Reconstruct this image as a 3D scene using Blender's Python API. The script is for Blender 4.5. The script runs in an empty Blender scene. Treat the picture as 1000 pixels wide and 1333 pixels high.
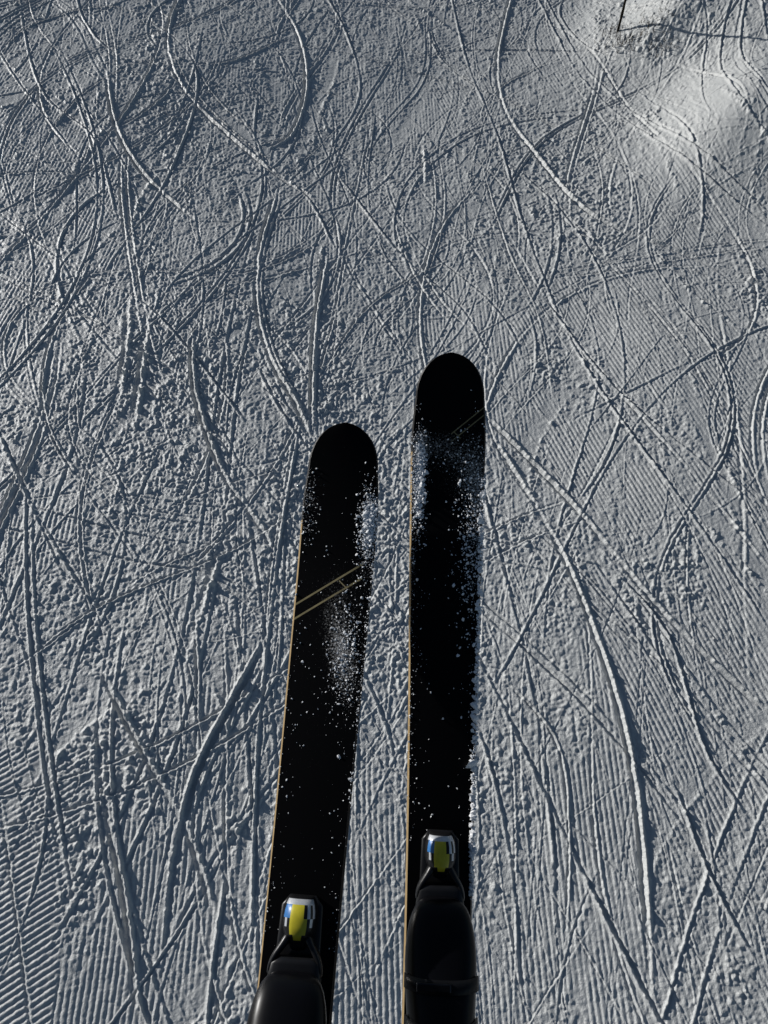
import bpy, math, numpy as np
from mathutils import Vector, Matrix
rng=np.random.default_rng(11)
sc=bpy.context.scene
HC=4.5; PITCH=math.radians(60)
SUN_AZ=math.radians(-58); SUN_EL=math.radians(14.0)
f32=np.float32

# ------------------------------------------------------------------ materials
def new_mat(name):
    m=bpy.data.materials.new(name); m.use_nodes=True
    nt=m.node_tree; b=nt.nodes['Principled BSDF']
    return m,nt,b
def simple(name,col,rough=0.5,metal=0.0,spec=0.5,nscale=80,namt=0.25,bump=0.0):
    m,nt,b=new_mat(name)
    tc=nt.nodes.new('ShaderNodeTexCoord')
    n=nt.nodes.new('ShaderNodeTexNoise'); n.inputs['Scale'].default_value=nscale; n.inputs['Detail'].default_value=4
    nt.links.new(tc.outputs['Object'],n.inputs['Vector'])
    mix=nt.nodes.new('ShaderNodeMix'); mix.data_type='RGBA'
    mix.inputs[6].default_value=(*[c*(1-namt) for c in col],1); mix.inputs[7].default_value=(*[min(1,c*(1+namt)) for c in col],1)
    nt.links.new(n.outputs['Fac'],mix.inputs[0]); nt.links.new(mix.outputs[2],b.inputs['Base Color'])
    b.inputs['Roughness'].default_value=rough; b.inputs['Metallic'].default_value=metal
    b.inputs['Specular IOR Level'].default_value=spec
    if bump>0:
        bp=nt.nodes.new('ShaderNodeBump'); bp.inputs['Strength'].default_value=bump; bp.inputs['Distance'].default_value=0.002
        nt.links.new(n.outputs['Fac'],bp.inputs['Height']); nt.links.new(bp.outputs[0],b.inputs['Normal'])
    return m

def snow_mat():
    m,nt,b=new_mat('snow_groomed')
    tc=nt.nodes.new('ShaderNodeTexCoord')
    n1=nt.nodes.new('ShaderNodeTexNoise'); n1.inputs['Scale'].default_value=110; n1.inputs['Detail'].default_value=3; n1.inputs['Roughness'].default_value=0.7
    n2=nt.nodes.new('ShaderNodeTexNoise'); n2.inputs['Scale'].default_value=1.3; n2.inputs['Detail'].default_value=5
    for n in (n1,n2): nt.links.new(tc.outputs['Object'],n.inputs['Vector'])
    mix=nt.nodes.new('ShaderNodeMix'); mix.data_type='RGBA'
    mix.inputs[6].default_value=(0.54,0.55,0.54,1); mix.inputs[7].default_value=(0.66,0.668,0.655,1)
    nt.links.new(n2.outputs['Fac'],mix.inputs[0]); nt.links.new(mix.outputs[2],b.inputs['Base Color'])
    bp=nt.nodes.new('ShaderNodeBump'); bp.inputs['Strength'].default_value=0.8; bp.inputs['Distance'].default_value=0.006
    nt.links.new(n1.outputs['Fac'],bp.inputs['Height']); nt.links.new(bp.outputs[0],b.inputs['Normal'])
    b.inputs['Roughness'].default_value=0.38; b.inputs['Specular IOR Level'].default_value=0.6
    return m
SNOW=snow_mat()
SNOWBIT=simple('snow_crumbs',(0.85,0.86,0.87),0.5,nscale=300,namt=0.05)

# ------------------------------------------------------------------ snow height field (metres)
ST=0.004; X0,X1,Y0,Y1=-6.0,6.0,-1.2,10.6
NX=int((X1-X0)/ST)+1; NY=int((Y1-Y0)/ST)+1
xs=(X0+np.arange(NX)*ST).astype(f32); ys=(Y0+np.arange(NY)*ST).astype(f32)
def cub(n,wl,step,seedoff):
    p=np.arange(n)*step/wl+seedoff; i=np.floor(p).astype(int); t=(p-i).astype(f32)
    w=[(1-t)**3/6,(3*t**3-6*t**2+4)/6,(-3*t**3+3*t**2+3*t+1)/6,t**3/6]
    return i,w
def noise(wlx,wly=None):
    wly=wly or wlx
    ix,wx=cub(NX,wlx,ST,rng.random()); iy,wy=cub(NY,wly,ST,rng.random())
    A=rng.standard_normal((iy.max()+5,ix.max()+5)).astype(f32)
    B=sum(wy[k][:,None]*A[iy+k,:] for k in range(4))
    C=sum(wx[k][None,:]*B[:,ix+k] for k in range(4))
    return C*2.1
def sstep(a,b,x):
    t=np.clip((x-a)/(b-a),0,1); return t*t*(3-2*t)

lowN=noise(1.6)*0.014+noise(0.55)*0.007+noise(0.2)*0.0018
N5=noise(0.055); N2=noise(0.022); N1=noise(0.010); NS=noise(0.011,0.12)
rough=(N5*0.0010+N2*0.0012+N1*0.0018+NS*0.0011).astype(f32)
chunk=(np.maximum(N5*0.25+N2*0.65+N1*0.9,0)*0.0048).astype(f32)
del NS
m1=noise(0.8,1.3)+0.7*noise(0.3,0.5)+0.5*noise(0.09,0.2)
XX=xs[None,:]; YY=ys[:,None]
warp=noise(2.5)*0.02+noise(0.7)*0.004
P=0.031
def cord(al,bend=0.0,amp=1.0):
    ph=(XX*math.cos(al)+YY*math.sin(al)+bend*YY*YY+warp)*(2*math.pi/P)
    return ((np.sin(ph)*0.0023+np.sin(2*ph+0.6)*0.0006)*amp).astype(f32)
CA=cord(0.02); CB=cord(0.36,-0.006,1.4); CC=cord(-0.98,0,1.2); CD=cord(-0.2,0.004)
wob=noise(0.5)*0.01
rb=sstep(-0.012,0.012,XX-(1.15-0.16*(YY-3))+wob)      # right pass
lc=sstep(-0.012,0.012,(-1.60-0.05*(YY))-XX+wob)*sstep(-0.01,0.01,1.02-YY+wob)  # lower-left pass
ld=sstep(-0.012,0.012,(-1.9+0.1*(YY-4))-XX+wob)*sstep(-0.01,0.01,YY-3.3+wob)
C=CA*(1-rb)+CB*rb; C=C*(1-ld)+CD*ld; C=C*(1-lc)+CC*lc
del CA,CB,CC,CD
# fresher corduroy: lower right flank and lower left strip
fresh=0.95*np.exp(-((XX-2.3)/1.0)**2-((YY-1.5)/2.2)**2)+0.9*np.exp(-((XX+1.4)/0.6)**2-((YY-0.2)/1.0)**2)+0.7*np.exp(-((XX-0.9)/0.3)**2-((YY-2.6)/0.6)**2)+0.5*np.exp(-(XX/0.5)**2-((YY-0.3)/1.0)**2)
keep=sstep(-0.25,0.6,m1-0.25+fresh-0.35*sstep(3.5,8,YY)); keep=np.maximum(keep*0.92,lc*0.97)
keep=keep*(1-0.4*sstep(4.5,9,YY))
Hh=(C*keep+C*0.06+rough*(1.0-0.72*keep)+chunk*sstep(0.5,1.7,-m1)*0.7).astype(f32)
del C,rb,ld,keep,warp,fresh

# --- survey of the slope: photo picture point -> point on the slope plane
def gp(u,v):
    a=(u-500)/1000.0; b=(666.5-v)/1000.0
    t=HC/(math.sin(PITCH)-b*math.cos(PITCH))
    return (a*t, t*(math.cos(PITCH)+b*math.sin(PITCH)))

D=np.full((NY,NX),9.0,f32); T=np.zeros((NY,NX),f32)
def spline(P):
    P=np.array(P,float); out=[]
    Q=np.vstack([2*P[0]-P[1],P,2*P[-1]-P[-2]])
    for i in range(1,len(Q)-2):
        n=max(2,int(np.linalg.norm(Q[i+1]-Q[i])/0.07))
        for k in range(n):
            t=k/n; a,b,c,d=Q[i-1],Q[i],Q[i+1],Q[i+2]
            out.append(0.5*((2*b)+(c-a)*t+(2*a-5*b+4*c-d)*t*t+(3*b-a-3*c+d)*t**3))
    out.append(P[-1]); return np.array(out)
def track(pts,w=0.006,depth=0.007,berm=0.004,bw=0.008,side=0,erase=1.0,chunky=0.3,fade=0.5):
    """pts: Nx2 polyline. w half width of groove; berm ridge height; side -1/0/+1 heavier berm side"""
    r=w+3.0*bw+0.008
    seg=np.linalg.norm(np.diff(pts,axis=0),axis=1); cum=np.concatenate([[0],np.cumsum(seg)]); L=cum[-1]
    blocks=[]
    for i in range(len(pts)-1):
        a=pts[i]; b=pts[i+1]
        j0=int((min(a[0],b[0])-r-X0)/ST); j1=int((max(a[0],b[0])+r-X0)/ST)+2
        i0=int((min(a[1],b[1])-r-Y0)/ST); i1=int((max(a[1],b[1])+r-Y0)/ST)+2
        if j1<=0 or i1<=0 or j0>=NX or i0>=NY: continue
        j0=max(j0,0); i0=max(i0,0); j1=min(j1,NX); i1=min(i1,NY)
        dx=b[0]-a[0]; dy=b[1]-a[1]; l2=dx*dx+dy*dy+1e-12
        px=xs[None,j0:j1]-f32(a[0]); py=ys[i0:i1,None]-f32(a[1])
        t=np.clip((px*dx+py*dy)/l2,0,1)
        ex=px-t*dx; ey=py-t*dy
        d=np.sqrt(ex*ex+ey*ey)
        sg=np.where(px*dy-py*dx>0,1,-1)
        sub=D[i0:i1,j0:j1]; msk=d<np.abs(sub)
        sub[msk]=(d*sg)[msk]; T[i0:i1,j0:j1][msk]=(cum[i]+t*seg[i])[msk]
        blocks.append((i0,i1,j0,j1))
    ph=rng.random()*6.28
    for (i0,i1,j0,j1) in blocks:
        s=D[i0:i1,j0:j1]
        tt=T[i0:i1,j0:j1]; ad=np.abs(s)
        act=ad<r
        if not act.any(): continue
        env=np.clip(np.minimum(tt,L-tt)/fade,0,1)*(0.75+0.3*np.sin(tt*2.3+ph)+0.18*np.sin(tt*7.1+ph*2))
        env=np.clip(env,0,1)*act
        rg=rough[i0:i1,j0:j1]; ck=chunk[i0:i1,j0:j1]
        adn=ad+rg*0.7
        core=1-sstep(w*0.6,w*1.35+0.002,adn)
        h=Hh[i0:i1,j0:j1]
        e=core*env*erase
        sw=1.0+0.8*side*np.sign(s) if side else 1.0
        bm=np.exp(-((adn-w-bw*0.9)/bw)**2)*np.clip(sw,0.12,2)*env
        h=h*(1-e)+e*(rg*0.35)-core*env*depth
        h=h*(1-0.5*np.clip(bm,0,1))+bm*(berm+chunky*ck)
        Hh[i0:i1,j0:j1]=np.where(act,h,Hh[i0:i1,j0:j1])
        D[i0:i1,j0:j1]=9.0

def rand_track(x,y,h0,L,A,lam,k):
    n=int(L/0.07); s=np.arange(n)*0.07; ph=rng.random()*6.28
    h=h0+A*np.sin(2*math.pi*s/lam+ph)+k*(s-L/2)
    p=np.stack([np.cumsum(np.sin(h))*0.07,np.cumsum(np.cos(h))*0.07],1)
    p-=p[n//2]; return p+np.array([x,y])
def offset(p,o):
    t=np.gradient(p,axis=0); t/=np.linalg.norm(t,axis=1)[:,None]+1e-9
    return p+np.stack([t[:,1],-t[:,0]],1)*o
def in_lc(x,y):
    return x<-1.4 and y<1.2

# wide skids / scraped bands
for i in range(160):
    x=rng.uniform(-5.4,5.4); y=rng.uniform(-0.5,10)
    if in_lc(x,y): continue
    p=rand_track(x,y,rng.normal(-0.1 if x>.5 else .05,0.45),rng.uniform(0.8,3.8),rng.uniform(0.1,0.6),rng.uniform(3,7),rng.normal(0,0.18))
    track(p,w=rng.uniform(0.02,0.075),depth=rng.uniform(0.0005,0.0045),berm=rng.uniform(0.0003,0.0025),bw=rng.uniform(0.010,0.022),side=rng.choice([-1,1]),chunky=rng.uniform(0.3,1.0),fade=0.8)
# thin edge cuts
def lines(N,wp,topk=1.0):
  for i in range(N):
    x=rng.uniform(-5.6,5.6); y=rng.uniform(-0.8,10.2)
    if in_lc(x,y) and rng.random()<0.9: continue
    if x>1.3 and y<2.5 and rng.random()<0.45: continue
    if y<1.0 and rng.random()<0.25: continue
    top=rng.random()<sstep(2.0,5.0,y)
    A=rng.uniform(0.25,1.0) if top else rng.uniform(0.05,0.4)
    h0=rng.normal(-0.15 if x>0.5 else 0.0,0.6 if top else 0.33)
    if rng.random()<0.12: h0=rng.uniform(-1.3,1.3)
    p=rand_track(x,y,h0,rng.uniform(1.2,6.5),A,rng.uniform(3.0,8),rng.normal(0,0.28*topk if top else 0.07))
    w=rng.choice([0.003,0.0045,0.0065,0.009],p=wp)
    pr=dict(w=w,depth=w*rng.uniform(0.6,1.25),berm=w*rng.uniform(0.3,0.75),bw=w*rng.uniform(0.7,1.2),side=rng.choice([-1,1]),chunky=rng.uniform(0.1,0.4),fade=0.7)
    track(p,**pr)
    if rng.random()<0.4: track(offset(p,rng.choice([0.03,0.05,0.09,0.16])*rng.uniform(.8,1.2)),**pr)
lines(930,[.40,.36,.19,.05])
# bolder carved arcs
for i in range(66):
    x=rng.uniform(-5.4,5.4); y=rng.uniform(-0.3,10) if i<22 else rng.uniform(4,10)
    if in_lc(x,y): continue
    up=y>4
    p=rand_track(x,y,rng.normal(-0.1 if x>.5 else 0,0.5 if up else .3),rng.uniform(2.0,5.5),rng.uniform(.1,.4),6,rng.choice([-1,1])*(rng.uniform(0.15,0.6) if up else rng.uniform(.03,.15)))
    w=rng.uniform(.006,.010)
    pr=dict(w=w,depth=w*1.1,berm=w*.65,bw=w*.9,side=rng.choice([-1,1]),chunky=.45,fade=.8)
    track(p,**pr)
    if rng.random()<.5: track(offset(p,rng.uniform(.03,.08)),**pr)
# surveyed tracks
def T_(pix,**k): track(spline([gp(*q) for q in pix]),**k)
S=dict(w=0.012,depth=0.014,berm=0.010,bw=0.010,side=-1,chunky=0.6,fade=0.25)
M=dict(w=0.008,depth=0.0095,berm=0.0065,bw=0.0075,side=1,chunky=0.4,fade=0.3)
F=dict(w=0.005,depth=0.0065,berm=0.0045,bw=0.005,side=-1,chunky=0.3,fade=0.3)
W=dict(w=0.018,depth=0.008,berm=0.005,bw=0.014,side=-1,chunky=1.5,fade=0.5)
T_([(250,0),(228,45),(224,90),(245,140),(300,190),(360,235),(420,270)],**S)
T_([(256,0),(236,45),(232,88),(252,134),(306,184),(366,229)],**F)
T_([(108,0),(118,50),(150,90),(205,108),(300,100),(380,60)],**M)
T_([(350,0),(388,60),(398,120),(380,180),(345,205)],**S)
T_([(340,130),(335,190),(350,225),(400,260),(440,330)],**M)
T_([(420,0),(455,60),(470,130),(430,200)],**M)
T_([(145,110),(155,180),(190,240),(260,300)],**S)
T_([(40,0),(45,70),(70,150),(130,200),(160,300)],**M)
T_([(240,0),(260,110),(330,180),(420,190),(520,260)],**F)
T_([(0,110),(60,60),(170,40),(260,110),(230,230),(140,370)],**M)
T_([(358,262),(338,330),(334,400),(350,465),(385,530),(402,570)],**S)
T_([(368,268),(348,335),(345,400),(362,465),(396,530)],**M)
T_([(425,330),(408,430),(404,560)],**S)
T_([(640,570),(690,650),(740,745),(790,880),(820,1000),(834,1110),(842,1236),(845,1330)],**S)
T_([(628,540),(735,650),(850,790),(950,890),(1005,935)],**S)
T_([(585,0),(610,90),(650,190),(690,320),(740,440),(800,540),(900,680),(1010,840)],**M)
T_([(665,0),(646,80),(655,150),(700,215),(770,290),(900,350),(1010,400)],**S)
T_([(690,0),(722,60),(750,110),(800,165),(880,240),(1010,335)],**M)
T_([(700,0),(732,60),(760,106),(812,160),(890,232),(1010,322)],**M)
T_([(735,10),(728,40),(770,90),(830,110),(865,80)],**M)
T_([(930,60),(915,120),(930,200),(1000,270)],**M)
T_([(950,40),(935,120),(960,200),(1010,240)],**M)
T_([(980,30),(955,90),(985,170),(1030,210)],**M)
T_([(760,180),(780,250),(772,330)],**F)
T_([(620,200),(660,330),(700,420),(720,540)],**F)
T_([(700,380),(790,500),(900,600),(1010,690)],**M)
T_([(348,835),(305,915),(262,1000),(240,1075),(226,1150),(218,1250)],w=0.016,depth=0.020,berm=0.008,bw=0.011,side=1,chunky=0.8,fade=0.3)
T_([(356,850),(315,930),(272,1010),(250,1085)],**M)
T_([(130,870),(170,950),(215,1030),(250,1100),(280,1200)],**S)
T_([(130,935),(140,1050),(160,1150),(172,1236),(180,1330)],**S)
T_([(620,930),(650,1030),(672,1150),(680,1300)],**M)
T_([(640,870),(720,960),(740,1080),(735,1250)],**F)
T_([(790,735),(870,830),(920,980),(1005,1110)],**M)
T_([(870,1000),(930,1150),(990,1260)],**M)
T_([(0,290),(100,360),(200,410),(330,560)],**M)
T_([(250,440),(255,520),(290,620),(340,690),(362,740)],**S)
T_([(392,560),(368,700),(350,850),(337,1000),(330,1250)],**M)
T_([(382,560),(358,700),(342,850)],**F)
T_([(0,385),(90,440),(180,500),(320,600)],**F)
T_([(0,555),(30,620),(70,700),(130,800)],**M)
T_([(300,700),(180,760),(60,850),(0,890)],**F)
T_([(420,640),(300,720),(140,790),(40,860)],**F)
T_([(170,395),(166,470),(148,560)],**W)
T_([(196,410),(184,500),(170,590)],**W)
T_([(295,690),(262,790),(238,870),(222,950)],**W)
T_([(548,185),(550,255)],**W)
T_([(320,1040),(300,1100),(290,1190)],**W)
T_([(560,400),(500,330),(480,250),(490,150)],**F)
T_([(600,330),(480,400),(400,520)],**F)
T_([(440,230),(520,330),(600,400),(640,470)],**M)
T_([(470,860),(510,960),(525,1060)],**M)
T_([(455,980),(490,1080),(520,1150)],**F)
for i in range(120):   # last fine scratches, some straight and crossing
    x=rng.uniform(-5,5); y=rng.uniform(-0.5,10)
    p=rand_track(x,y,rng.uniform(-1.2,1.2),rng.uniform(0.5,2.4),0.12,5,rng.normal(0,0.1))
    track(p,w=0.003,depth=0.004,berm=0.0025,bw=0.004,side=rng.choice([-1,1]),chunky=0.2,fade=0.4)
# churned snow clods
def clod(x,y,s):
    j=int((x-X0)/ST); i=int((y-Y0)/ST); q=int(3*s/ST)+1
    if j-q<0 or i-q<0 or j+q>=NX or i+q>=NY: return
    sx=xs[None,j-q:j+q]-x; sy=ys[i-q:i+q,None]-y
    Hh[i-q:i+q,j-q:j+q]+=(s*0.7*np.exp(-((sx*sx+sy*sy)/(s*s))**1.5)).astype(f32)
def clods(u,v,r,n,sz):
    cx,cy=gp(u,v)
    for k in range(n): clod(cx+rng.normal(0,r*0.6),cy+rng.normal(0,r),sz*rng.uniform(0.4,1.2))
clods(306,1080,0.07,40,0.013)
clods(548,225,0.12,60,0.010)
clods(160,470,0.3,80,0.007)
clods(235,860,0.3,80,0.007)
clods(470,400,0.35,90,0.006)
# scuffed ring of kicked-up snow round the marker pole
rcx,rcy=gp(820,62)
for k in range(230):
    a=rng.uniform(0,2*math.pi); r=rng.normal(0.42,0.10)
    clod(rcx+r*math.cos(a),rcy+1.1*r*math.sin(a),rng.uniform(0.006,0.020))
for k in range(160): clod(rcx+rng.normal(0,0.45),rcy+rng.normal(0,0.4),rng.uniform(0.006,0.014))
for k in range(90): clod(rcx+0.15+rng.normal(0,0.5),rcy-1.3+rng.normal(0,0.35),rng.uniform(0.004,0.010))
for k in range(70):
    clods(rng.uniform(0,1000),rng.uniform(0,1250),rng.uniform(.08,.3),int(rng.uniform(8,26)),rng.uniform(.003,.006))
del D,T

def big(X,Y):
    L=0.0195*16*(X*X/(X*X+16))
    L=L+0.024*np.log1p(np.exp(np.clip((Y-4.5)*1.2,-30,30)))/1.2
    L=np.where((Y-4.5)*1.2>29,L+0.024*(Y-4.5-29/1.2),L)
    # rises with a short face towards the sun and a long gentle back
    def rise(cx,cy,rs,rl,rt,h):
        p=(X-cx)*0.85-(Y-cy)*0.53; t=(X-cx)*0.53+(Y-cy)*0.85
        return h*np.exp(-(p/np.where(p<0,rs,rl))**2-(t/rt)**2)
    L=L+rise(3.25,6.45,0.62,2.4,0.75,0.44)+rise(2.95,8.05,0.58,2.4,0.62,0.42)+rise(4.4,7.9,0.8,2.0,0.9,0.14)
    r=np.sqrt((X-rcx)**2+((Y-rcy)/1.1)**2)
    L=L+0.022*np.exp(-((r-0.40)/0.13)**2)-0.03*np.exp(-(r/0.28)**2)
    return L
def samp(A,X,Y):
    u=np.clip((X-X0)/ST,0,NX-1.001); v=np.clip((Y-Y0)/ST,0,NY-1.001)
    j=u.astype(np.int32); i=v.astype(np.int32); a=(u-j).astype(f32); b=(v-i).astype(f32)
    return (A[i,j]*(1-a)+A[i,j+1]*a)*(1-b)+(A[i+1,j]*(1-a)+A[i+1,j+1]*a)*b
# mesh rows / columns (one sheet)
rowsp=[-0.75]
while rowsp[-1]<9.7: rowsp.append(rowsp[-1]+0.0042+0.0075*max(0,rowsp[-1])/9.5)
rr=np.array(rowsp); geo=0.02*1.17**np.arange(1,56)
geo=np.cumsum(geo)*1.0
rows=np.concatenate([rr[0]-geo[::-1],rr,rr[-1]+geo])
nc=1260; gu=np.linspace(-1,1,nc)
gcols=np.concatenate([-1-(geo/3)[::-1],gu,1+geo/3])
wid=np.clip(2.35+(rows+0.6)*0.262,2.2,5.2)
X=(wid[:,None]*gcols[None,:]); Y=np.repeat(rows[:,None],len(gcols),1)
Z=big(X,Y)
inside=sstep(0,0.6,np.minimum.reduce([X-X0,X1-X,Y-Y0,Y1-Y]))
Z=Z+(samp(Hh,X,Y)+samp(lowN.astype(f32),X,Y))*inside
nr,ncc=X.shape
co=np.stack([X,Y,Z],-1).astype(f32).reshape(-1)
me=bpy.data.meshes.new('snow_ground')
me.vertices.add(nr*ncc); me.vertices.foreach_set('co',co)
idx=np.arange(nr*ncc,dtype=np.int32).reshape(nr,ncc)
q=np.stack([idx[:-1,:-1],idx[:-1,1:],idx[1:,1:],idx[1:,:-1]],-1).reshape(-1,4)
me.loops.add(q.size); me.loops.foreach_set('vertex_index',q.reshape(-1))
me.polygons.add(len(q)); me.polygons.foreach_set('loop_start',(np.arange(len(q))*4).astype(np.int32))
me.polygons.foreach_set('use_smooth',np.ones(len(q),bool))
me.update(calc_edges=True)
g=bpy.data.objects.new('snow_ground',me); sc.collection.objects.link(g); me.materials.append(SNOW)
def gz(x,y): return float(big(np.array([x]),np.array([y]))[0])
def hit(u,v):
    """picture point -> point on the real (raised) snow surface"""
    a=(u-500)/1000.0; b=(666.5-v)/1000.0
    dy=math.cos(PITCH)+b*math.sin(PITCH); dz=-(math.sin(PITCH)-b*math.cos(PITCH))
    t=HC/-dz
    for _ in range(12): t=(HC-gz(a*t,dy*t))/-dz
    return a*t,dy*t

# ------------------------------------------------------------------ mesh helpers
def mk(name,verts,faces,mats,fm=None,parent=None,smooth=True,bevel=0,sub=0):
    me=bpy.data.meshes.new(name); me.from_pydata([tuple(v) for v in verts],[],faces)
    for m in mats: me.materials.append(m)
    if fm is not None: me.polygons.foreach_set('material_index',fm)
    me.polygons.foreach_set('use_smooth',[smooth]*len(me.polygons)); me.update()
    ob=bpy.data.objects.new(name,me); sc.collection.objects.link(ob)
    if parent: ob.parent=parent
    if bevel: 
        b=ob.modifiers.new('b','BEVEL'); b.width=bevel; b.segments=2; b.limit_method='ANGLE'
    if sub:
        s=ob.modifiers.new('s','SUBSURF'); s.levels=sub; s.render_levels=sub
    return ob
def loft(rings,cap=True):
    v=[p for r in rings for p in r]; n=len(rings[0]); f=[]
    for i in range(len(rings)-1):
        for j in range(n):
            k=(j+1)%n; f.append((i*n+j,i*n+k,(i+1)*n+k,(i+1)*n+j))
    if cap:
        f.append(tuple(range(n))[::-1]); f.append(tuple((len(rings)-1)*n+j for j in range(n)))
    return v,f
def sring(y,hw,z0,z1,n=20,e=2.6,cx=0,lean=0):
    out=[]; cz=(z0+z1)/2; hz=(z1-z0)/2
    for k in range(n):
        a=2*math.pi*k/n; c=math.cos(a); s=math.sin(a)
        x=cx+hw*math.copysign(abs(c)**(2/e),c); z=cz+hz*math.copysign(abs(s)**(2/e),s)
        out.append((x,y+lean*(z-z0),z))
    return out
def box(x0,x1,y0,y1,z0,z1):
    v=[(x,y,z) for z in (z0,z1) for (x,y) in ((x0,y0),(x1,y0),(x1,y1),(x0,y1))]
    f=[(3,2,1,0),(4,5,6,7),(0,1,5,4),(1,2,6,5),(2,3,7,6),(3,0,4,7)]
    return v,f

M_side=simple('sidewall_black',(0.012,0.012,0.013),0.5,spec=0.2)
M_gold=simple('edge_gold',(0.34,0.24,0.12),0.6,spec=0.2)
M_blk=simple('binding_black_plastic',(0.009,0.009,0.010),0.33,spec=0.35,bump=0.1)
M_boot=simple('boot_shell',(0.003,0.003,0.004),0.30,spec=0.16,nscale=40,bump=0.05)
M_grey=simple('boot_grey',(0.005,0.005,0.006),0.4,spec=0.2)
M_sil=simple('silver_paint',(0.6,0.62,0.65),0.3,metal=0.3)
M_blue=simple('blue_label',(0.03,0.16,0.42),0.35)
M_yel=simple('yellow_label',(0.60,0.52,0.03),0.4)
M_steel=simple('steel',(0.05,0.05,0.055),0.35,metal=1.0)

def topsheet(name,stripes):
    m,nt,b=new_mat(name); N=nt.nodes; Lk=nt.links
    tc=N.new('ShaderNodeTexCoord'); sep=N.new('ShaderNodeSeparateXYZ'); Lk.new(tc.outputs['Object'],sep.inputs[0])
    def math_(op,a,b_=None):
        n=N.new('ShaderNodeMath'); n.operation=op
        for i,vv in enumerate((a,b_)):
            if vv is None: continue
            if isinstance(vv,(int,float)): n.inputs[i].default_value=vv
            else: Lk.new(vv,n.inputs[i])
        return n.outputs[0]
    tot=None
    slope,cs,wd,xlo,xhi,br=stripes
    y=math_('SUBTRACT',sep.outputs['Y'],math_('MULTIPLY',sep.outputs['X'],slope))
    for c in cs:
        d=math_('ABSOLUTE',math_('SUBTRACT',y,-c)); h=math_('LESS_THAN',d,wd)
        tot=h if tot is None else math_('MAXIMUM',tot,h)
    # short crossing tick
    y2=math_('ADD',sep.outputs['Y'],math_('MULTIPLY',sep.outputs['X'],0.9))
    tick=math_('MULTIPLY',math_('LESS_THAN',math_('ABSOLUTE',math_('SUBTRACT',y2,-(cs[0]+cs[1])/2+0.021)),0.0012),
               math_('LESS_THAN',math_('ABSOLUTE',math_('SUBTRACT',sep.outputs['X'],0.014)),0.006))
    tot=math_('MAXIMUM',tot,tick)
    tot=math_('MULTIPLY',tot,math_('GREATER_THAN',sep.outputs['X'],xlo)); tot=math_('MULTIPLY',tot,math_('LESS_THAN',sep.outputs['X'],xhi))
    tot=math_('MULTIPLY',tot,br)
    n0=N.new('ShaderNodeTexNoise'); n0.inputs['Scale'].default_value=60; Lk.new(tc.outputs['Object'],n0.inputs[0])
    base=N.new('ShaderNodeMix'); base.data_type='RGBA'; base.inputs[6].default_value=(0.0025,0.0025,0.003,1); base.inputs[7].default_value=(0.46,0.38,0.2,1)
    Lk.new(math_('MULTIPLY',tot,math_('ADD',n0.outputs['Fac'],0.3)),base.inputs[0])
    n1=N.new('ShaderNodeTexNoise'); n1.inputs['Scale'].default_value=330; n1.inputs['Detail'].default_value=5; n1.inputs['Roughness'].default_value=0.8
    Lk.new(tc.outputs['Object'],n1.inputs[0])
    at=N.new('ShaderNodeAttribute'); at.attribute_name='powder'
    s=math_('ADD',n1.outputs['Fac'],math_('MULTIPLY',at.outputs['Fac'],0.30))
    mr=N.new('ShaderNodeMapRange'); mr.inputs[1].default_value=0.71; mr.inputs[2].default_value=0.85; mr.inputs[3].default_value=0; mr.inputs[4].default_value=1
    Lk.new(s,mr.inputs[0])
    pf=math_('MULTIPLY',mr.outputs[0],math_('GREATER_THAN',at.outputs['Fac'],0.02))
    mx=N.new('ShaderNodeMix'); mx.data_type='RGBA'; mx.inputs[7].default_value=(0.84,0.81,0.77,1)
    Lk.new(pf,mx.inputs[0]); Lk.new(base.outputs[2],mx.inputs[6]); Lk.new(mx.outputs[2],b.inputs['Base Color'])
    bp=N.new('ShaderNodeBump'); bp.inputs['Strength'].default_value=1.0; bp.inputs['Distance'].default_value=0.004
    Lk.new(pf,bp.inputs['Height']); Lk.new(bp.outputs[0],b.inputs['Normal'])
    b.inputs['Roughness'].default_value=0.55; b.inputs['Specular IOR Level'].default_value=0.06
    return m

LEN=1.80
def hw(s):
    if s<0.075: 
        return 0.0585*math.sqrt(max(0,1-((0.075-s)/0.075)**2.2))
    if s<0.15: return 0.0585+0.0045*math.sin((s-0.075)/0.075*math.pi/2)
    if s<0.98: 
        t=(s-0.15)/0.83; return 0.063-0.0125*(math.sin(t*math.pi/2)**1.3)
    if s<1.68:
        t=(s-0.98)/0.70; return 0.0505+0.0075*t*t
    t=(s-1.68)/0.12; return 0.058*math.sqrt(max(0.0,1-t**3))
def rock(s): 
    r=0.055*max(0,(0.30-s)/0.30)**2
    r+=0.02*max(0,(s-1.62)/0.18)**2
    return r
def thick(s): return 0.005+0.011*min(1,max(0,s/0.75))*(1 if s<1.1 else max(0.2,1-(s-1.1)/0.8))
def topz(s): return rock(s)+thick(s)

ICO_V=[];
phi=(1+5**.5)/2
for a,b in ((1,phi),(-1,phi),(1,-phi),(-1,-phi)): ICO_V+= [(0,a,b),(a,b,0),(b,0,a)]
ICO_V=np.array(ICO_V,float)/math.hypot(1,phi)
from itertools import combinations
ed=min(np.linalg.norm(ICO_V[0]-ICO_V[k]) for k in range(1,12))
ICO_F=[]
for a,b,c in combinations(range(12),3):
    if all(abs(np.linalg.norm(ICO_V[p]-ICO_V[q_])-ed)<1e-3 for p,q_ in ((a,b),(b,c),(a,c))):
        n=np.cross(ICO_V[b]-ICO_V[a],ICO_V[c]-ICO_V[a])
        ICO_F.append((a,b,c) if n@(ICO_V[a]+ICO_V[b]+ICO_V[c])>0 else (a,c,b))

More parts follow.
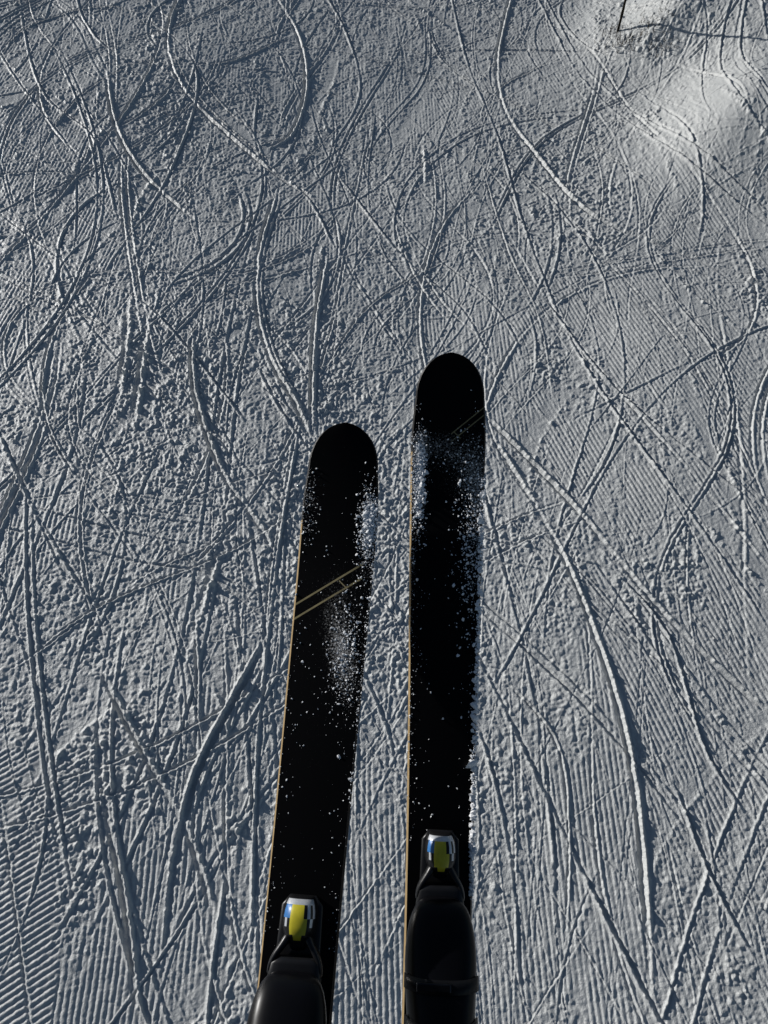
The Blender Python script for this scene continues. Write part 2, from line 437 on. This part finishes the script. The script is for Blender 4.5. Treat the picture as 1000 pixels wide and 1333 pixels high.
def make_ski(tip,bind,blobs,powder,mat):
    tip=Vector(tip); bind=Vector(bind)
    d=(tip-bind).normalized(); x=d.cross(Vector((0,0,1))).normalized(); n=x.cross(d)
    Mx=Matrix(((x.x,d.x,n.x,tip.x),(x.y,d.y,n.y,tip.y),(x.z,d.z,n.z,tip.z),(0,0,0,1)))
    root=bpy.data.objects.new('ski',None); sc.collection.objects.link(root); root.matrix_world=Mx
    root.empty_display_size=0.1
    # body
    ss=[0.0004,0.002,0.005,0.01,0.017,0.026,0.037,0.05,0.062]+list(np.arange(0.075,1.68,0.0125))+[1.70,1.72,1.74,1.755,1.77,1.78,1.79,1.796,1.7995]
    rings=[]; NT=15
    for s in ss:
        w=max(hw(s),0.0008); z0=rock(s); t=thick(s); z1=z0+t; c=min(0.0028,w*0.4)
        r=[(-w,-s,z0),(w,-s,z0),(w,-s,z0+t*0.55)]
        r+= [((w-c)*(1-2*k/(NT-1)),-s,z1+0.0012*math.sin(math.pi*k/(NT-1))) for k in range(NT)]
        r+= [(-w,-s,z0+t*0.55)]
        rings.append(r)
    v,f=loft(rings); n_=len(rings[0]); fm=[]
    for i in range(len(rings)-1):
        for j in range(n_):
            if 3<=j<3+NT-1: fm.append(0)
            elif j==3+NT-1: fm.append(2 if ss[i]>0.16 else 1)
            else: fm.append(1)
    fm+=[1,1]
    body=mk('ski_body',v,f,[mat,M_side,M_gold],fm,root,smooth=False)
    pa=np.zeros(len(v))
    for (cx,cs,rx,rs,am,an) in powder:
        for i,p in enumerate(v):
            s=-p[1]; u=p[0]/max(hw(s),0.01)
            uu=(u-cx); vv=(s-cs)-an*uu*0.06
            pa[i]+=am*math.exp(-((uu/rx)**2+(vv/rs)**2))
    at=body.data.attributes.new('powder','FLOAT','POINT'); at.data.foreach_set('value',np.clip(pa,0,1.2))
    # crumbs of snow
    V=[];Fc=[];k=0
    for (x0,x1,s0,s1,cnt,sz,mode) in blobs:
        for i in range(cnt):
            if mode=='g': u=(x0+x1)/2+rng.normal(0,(x1-x0)/4); s=(s0+s1)/2+rng.normal(0,(s1-s0)/4)
            else: u=rng.uniform(x0,x1); s=rng.uniform(s0,s1)
            if abs(u)>1.03 or s<0.03: continue
            r=0.9*sz*min(2.4,rng.lognormal(-0.5,0.55))
            px=u*hw(s); pz=topz(s)+r*0.25
            R=rng.normal(0,1,(3,3)); R,_=np.linalg.qr(R)
            sv=ICO_V*rng.uniform(0.6,1.35,(12,1))*r*np.array([1,rng.uniform(.8,1.4),0.65])
            sv=sv@R.T; sv+=np.array([px,-s,pz])
            V+=sv.tolist(); Fc+=[(a+k,b+k,c+k) for a,b,c in ICO_F]; k+=12
    mk('snow_crumbs_on_ski',V,Fc,[SNOWBIT],None,root,smooth=False)
    # ---------- binding toe piece
    b0=-(tip-bind).length
    KS=0.84
    zt=topz(0.8)
    def Yb(v): return [(p[0]*KS,p[1]*KS+b0,zt+(p[2]-zt)*KS) for p in v]
    v,f=loft([sring(0.03,0.022,zt,zt+0.010,e=4),sring(0.015,0.034,zt,zt+0.014,e=4),sring(-0.06,0.036,zt,zt+0.014,e=4),sring(-0.12,0.036,zt,zt+0.012,e=4)])
    mk('binding_base_plate',Yb(v),f,[M_blk],None,root)
    v,f=loft([sring(0.026,0.014,zt+0.008,zt+0.026),sring(0.018,0.020,zt+0.008,zt+0.038),sring(0.0,0.023,zt+0.008,zt+0.046),
              sring(-0.02,0.022,zt+0.008,zt+0.046),sring(-0.034,0.017,zt+0.008,zt+0.036),sring(-0.05,0.013,zt+0.008,zt+0.026)])
    mk('binding_toe_housing',Yb(v),f,[M_blk],None,root,sub=1)
    # painted cap: open shell over the housing
    rows_=[(0.030,0.016,0.024),(0.025,0.0205,0.036),(0.018,0.0235,0.0445),(0.010,0.0255,0.049),(0.0,0.0265,0.051),(-0.012,0.0262,0.051),(-0.022,0.0235,0.049),(-0.030,0.018,0.043)]
    nA=17; V=[];Fc=[];fm=[]
    for (yy,w_,h_) in rows_:
        for k2 in range(nA):
            a=math.pi*k2/(nA-1); c=math.cos(a); s_=math.sin(a)
            V.append((-w_*math.copysign(abs(c)**0.75,c),yy,zt+0.014+(h_-0.012)*s_**0.75))
    for i in range(len(rows_)-1):
        for j in range(nA-1):
            Fc.append((i*nA+j,(i+1)*nA+j,(i+1)*nA+j+1,i*nA+j+1))
            if i==0: m_=0
            elif i==1: m_=1 if 2<=j<=12 else 0
            elif i in (2,3): m_=2 if 3<=j<=5 else (3 if 6<=j<=8 else (0 if j==9 or j==11 else (1 if j in (10,12) else 0)))
            elif i==4: m_=3 if 6<=j<=9 else (1 if j in(4,11) else 0)
            elif i==5: m_=3 if 6<=j<=9 else 0
            else: m_=3 if 7<=j<=8 and i==6 else 0
            fm.append(m_)
    cap=mk('binding_toe_cap',Yb(V),Fc,[M_blk,M_sil,M_blue,M_yel],fm,root)
    so=cap.modifiers.new('s','SOLIDIFY'); so.thickness=0.0015; so.offset=1
    # wings gripping the boot toe
    for sgn in (-1,1):
        rr_=[]
        for (yy,xx,w_,z_) in ((-0.018,0.012,0.008,0.012),(-0.036,0.020,0.008,0.014),(-0.050,0.031,0.007,0.014),(-0.066,0.039,0.005,0.013),(-0.082,0.041,0.003,0.010)):
            rr_.append([(sgn*xx+q_[0],q_[1],q_[2]) for q_ in sring(yy,w_,zt+0.03-z_,zt+0.03+z_,n=10)])
        v,f=loft(rr_); mk('binding_wing',Yb(v),f,[M_blk],None,root,sub=1)
    v,f=loft([sring(-0.37,0.03,zt,zt+0.03,e=4),sring(-0.385,0.033,zt,zt+0.06,e=3),sring(-0.42,0.03,zt,zt+0.07,e=3),sring(-0.46,0.02,zt,zt+0.03,e=3)])
    mk('binding_heel_piece',[(p[0],p[1]+b0+0.012,p[2]) for p in v],f,[M_blk],None,root,sub=1)
    # ---------- boot (own object)
    boot=bpy.data.objects.new('ski_boot',None); sc.collection.objects.link(boot)
    boot.matrix_world=Mx@Matrix.Translation((0,b0+0.012,zt))
    v,f=loft([sring(-0.058,0.026,0.016,0.036,e=3.5),sring(-0.066,0.034,0.016,0.038,e=4),sring(-0.09,0.036,0.016,0.038,e=4),sring(-0.2,0.035,0.016,0.036,e=4),sring(-0.33,0.036,0.016,0.036,e=4),sring(-0.372,0.03,0.016,0.036,e=3)])
    mk('sole',v,f,[M_blk],None,boot)
    v,f=loft([sring(-0.072,0.020,0.034,0.050),sring(-0.076,0.033,0.033,0.060),sring(-0.090,0.043,0.032,0.074),sring(-0.115,0.0495,0.032,0.087),
              sring(-0.15,0.052,0.032,0.103),sring(-0.19,0.049,0.032,0.125),sring(-0.23,0.045,0.032,0.155),sring(-0.28,0.044,0.032,0.18),sring(-0.33,0.042,0.034,0.17),sring(-0.362,0.030,0.036,0.14)])
    mk('shell',v,f,[M_boot],None,boot,sub=1)
    rr_=[]
    for (cy,cz,a_,b_) in ((-0.285,0.10,0.050,0.078),(-0.275,0.16,0.054,0.080),(-0.262,0.22,0.056,0.082),(-0.247,0.28,0.060,0.085),(-0.235,0.33,0.064,0.088)):
        rr_.append([(a_*math.cos(2*math.pi*k/24),cy+b_*math.sin(2*math.pi*k/24),cz+0.18*b_*math.sin(2*math.pi*k/24)) for k in range(24)])
    v,f=loft(rr_); mk('cuff',v,f,[M_boot],None,boot,sub=1)
    rr_=[[(0.85*p[0],(p[1]+0.235)*0.85-0.235+o_,p[2]+dz) for p in rr_[-1]] for dz,o_ in ((-0.03,0),(0.03,0.01))]
    v,f=loft(rr_); mk('liner',v,f,[M_grey],None,boot,sub=1)
    # overlap flap, buckle straps
    def over(y,w_,h_,hwid,zz,mat_,nm,a0=0.12,a1=0.88):
        V=[];Fc=[];nn=14
        for yy in (y,y-w_):
            for k in range(nn):
                a=math.pi*(a0+(a1-a0)*k/(nn-1)); c=math.cos(a)
                V.append((-hwid*math.copysign(abs(c)**0.77,c),yy,0.067+(zz-0.067)*math.sin(a)**0.77+(0 if yy==y else h_)))
        for k in range(nn-1): Fc.append((k,nn+k,nn+k+1,k+1))
        o=mk(nm,V,Fc,[mat_],None,boot); s=o.modifiers.new('s','SOLIDIFY'); s.thickness=0.003; s.offset=1
        return o
    over(-0.158,0.016,0.007,0.0515,0.109,M_grey,'buckle_strap')
    over(-0.205,0.018,0.010,0.0495,0.136,M_grey,'buckle_strap')
    for yy,zz in ((-0.164,0.108),(-0.212,0.135)):
        v,f=box(-0.035,0.012,yy-0.007,yy+0.005,zz+0.004,zz+0.010); mk('buckle_lever',v,f,[M_steel],None,boot,smooth=False,bevel=0.002)
    return root

mR=topsheet('ski_topsheet_r',(0.85,(0.135,0.148),0.0012,0.004,0.07,0.7))
mL=topsheet('ski_topsheet_l',(0.72,(0.262,0.286),0.0018,-0.07,0.045,1.0))
def cam2w(a,b,dep):
    v=[a*dep,b*dep]; 
    return (v[0], v[1]*math.sin(PITCH)+dep*math.cos(PITCH), HC+v[1]*math.cos(PITCH)-dep*math.sin(PITCH))
rblobs=[(-1.0,-0.55,0.13,0.30,1600,0.0012,'g'),(-0.86,-0.60,0.14,0.28,700,0.0020,'g'),(-0.9,0.9,0.13,0.20,1000,0.0010,'g'),(0.1,1.1,0.15,0.44,1300,0.0015,'g'),
        (0.90,1.02,0.20,0.86,900,0.0024,'u'),(0.86,1.0,0.50,0.84,120,0.004,'u'),(-1,1,0.13,0.78,900,0.0009,'u'),(-1,1,0.2,0.6,80,0.0020,'u'),(-1.0,-0.85,0.25,0.7,120,0.0012,'u')]
rpow=[(-0.78,0.20,0.20,0.075,1.1,0),(-0.3,0.15,0.9,0.03,0.6,0),(0.85,0.25,0.35,0.12,0.6,0),(0.4,0.2,0.6,0.05,0.5,0),(-1,0.36,0.2,0.1,0.5,0),(0,0.4,1.5,0.25,0.2,0)]
lblobs=[(0.45,1.1,0.10,0.24,1500,0.0013,'g'),(0.6,0.95,0.12,0.2,600,0.0020,'g'),(-0.1,0.9,0.29,0.47,1800,0.0012,'g'),(-1.1,-0.5,0.08,0.20,300,0.0009,'g'),(-1,1,0.1,0.78,900,0.0009,'u'),
        (-1,1,0.2,0.6,80,0.0019,'u'),(0.93,1.02,0.12,0.6,200,0.0014,'u')]
lpow=[(0.8,0.17,0.25,0.06,1.1,1.2),(0.4,0.38,0.5,0.06,0.9,1.5),(-0.9,0.12,0.4,0.05,0.45,0),(0.3,0.28,0.7,0.05,0.3,0),(0,0.4,1.5,0.25,0.18,0)]
make_ski(cam2w(-0.047,0.095,1.34),cam2w(-0.105,-0.523,1.065),lblobs,lpow,mL)
make_ski(cam2w(0.085,0.190,1.345),cam2w(0.072,-0.433,1.19),rblobs,rpow,mR)

# ------------------------------------------------------------------ marker pole and dry grass at the hollow
M_pole=simple('bamboo',(0.02,0.017,0.012),0.8,spec=0.1,nscale=30,namt=0.4)
px,py=hit(804,40); pz=gz(px,py)
rr_=[]
for k in range(15):
    z=-0.15+k*0.08; r=0.012*(1-k*0.012)*(1.25 if k%4==0 else 1)
    rr_.append([(px+r*math.cos(a)+0.004*math.sin(k*.5),py+r*math.sin(a),pz+z) for a in np.linspace(0,2*math.pi,9)[:-1]])
v,f=loft(rr_); mk('marker_pole',v,f,[M_pole])
M_grass=simple('dry_grass',(0.06,0.045,0.03),0.9,spec=0.1,nscale=20)
V=[];Fc=[]
for k in range(300):
    c=rng.integers(0,5); ox,oy=[hit(812,60),hit(835,58),hit(855,70),hit(798,45),hit(845,48)][c]
    x=ox+rng.normal(0,0.08); y=oy+rng.normal(0,0.07); a=rng.uniform(0,6.28); h=rng.uniform(0.02,0.06); l=rng.uniform(0.4,1.6)*h
    z=gz(x,y)+0.005; w=0.003
    dx,dy=math.cos(a),math.sin(a); b_=len(V)
    V+=[(x-dy*w,y+dx*w,z),(x+dy*w,y-dx*w,z),(x+dx*l*.5+dy*w*.7,y+dy*l*.5-dx*w*.7,z+h*.7),(x+dx*l*.5-dy*w*.7,y+dy*l*.5+dx*w*.7,z+h*.7),(x+dx*l,y+dy*l,z+h*.85)]
    Fc+=[(b_,b_+1,b_+2,b_+3),(b_+3,b_+2,b_+4)]
mk('dry_grass',V,Fc,[M_grass],smooth=False)

# ------------------------------------------------------------------ light, sky, camera
s=Vector((math.sin(SUN_AZ)*math.cos(SUN_EL),math.cos(SUN_AZ)*math.cos(SUN_EL),math.sin(SUN_EL)))
ld_=bpy.data.lights.new('Sun','SUN'); ld_.energy=4.1; ld_.angle=math.radians(0.5); ld_.color=(1,0.975,0.94)
lo=bpy.data.objects.new('Sun',ld_); sc.collection.objects.link(lo); lo.rotation_euler=s.to_track_quat('Z','Y').to_euler()
w=bpy.data.worlds.new('World'); sc.world=w; w.use_nodes=True; nt=w.node_tree
sky=nt.nodes.new('ShaderNodeTexSky'); sky.sky_type='NISHITA'; sky.sun_disc=False
sky.sun_elevation=SUN_EL; sky.sun_rotation=SUN_AZ; sky.altitude=2000
nt.links.new(sky.outputs[0],nt.nodes['Background'].inputs[0]); nt.nodes['Background'].inputs[1].default_value=0.05
cam=bpy.data.cameras.new('Camera'); cam.sensor_fit='HORIZONTAL'; cam.sensor_width=36; cam.lens=36; cam.clip_start=0.02; cam.clip_end=3000
co_=bpy.data.objects.new('Camera',cam); sc.collection.objects.link(co_); co_.location=(0,0,HC); co_.rotation_euler=(math.pi/2-PITCH,0,0)
sc.camera=co_
sc.view_settings.view_transform='Standard'; sc.view_settings.look='None'; sc.view_settings.exposure=0
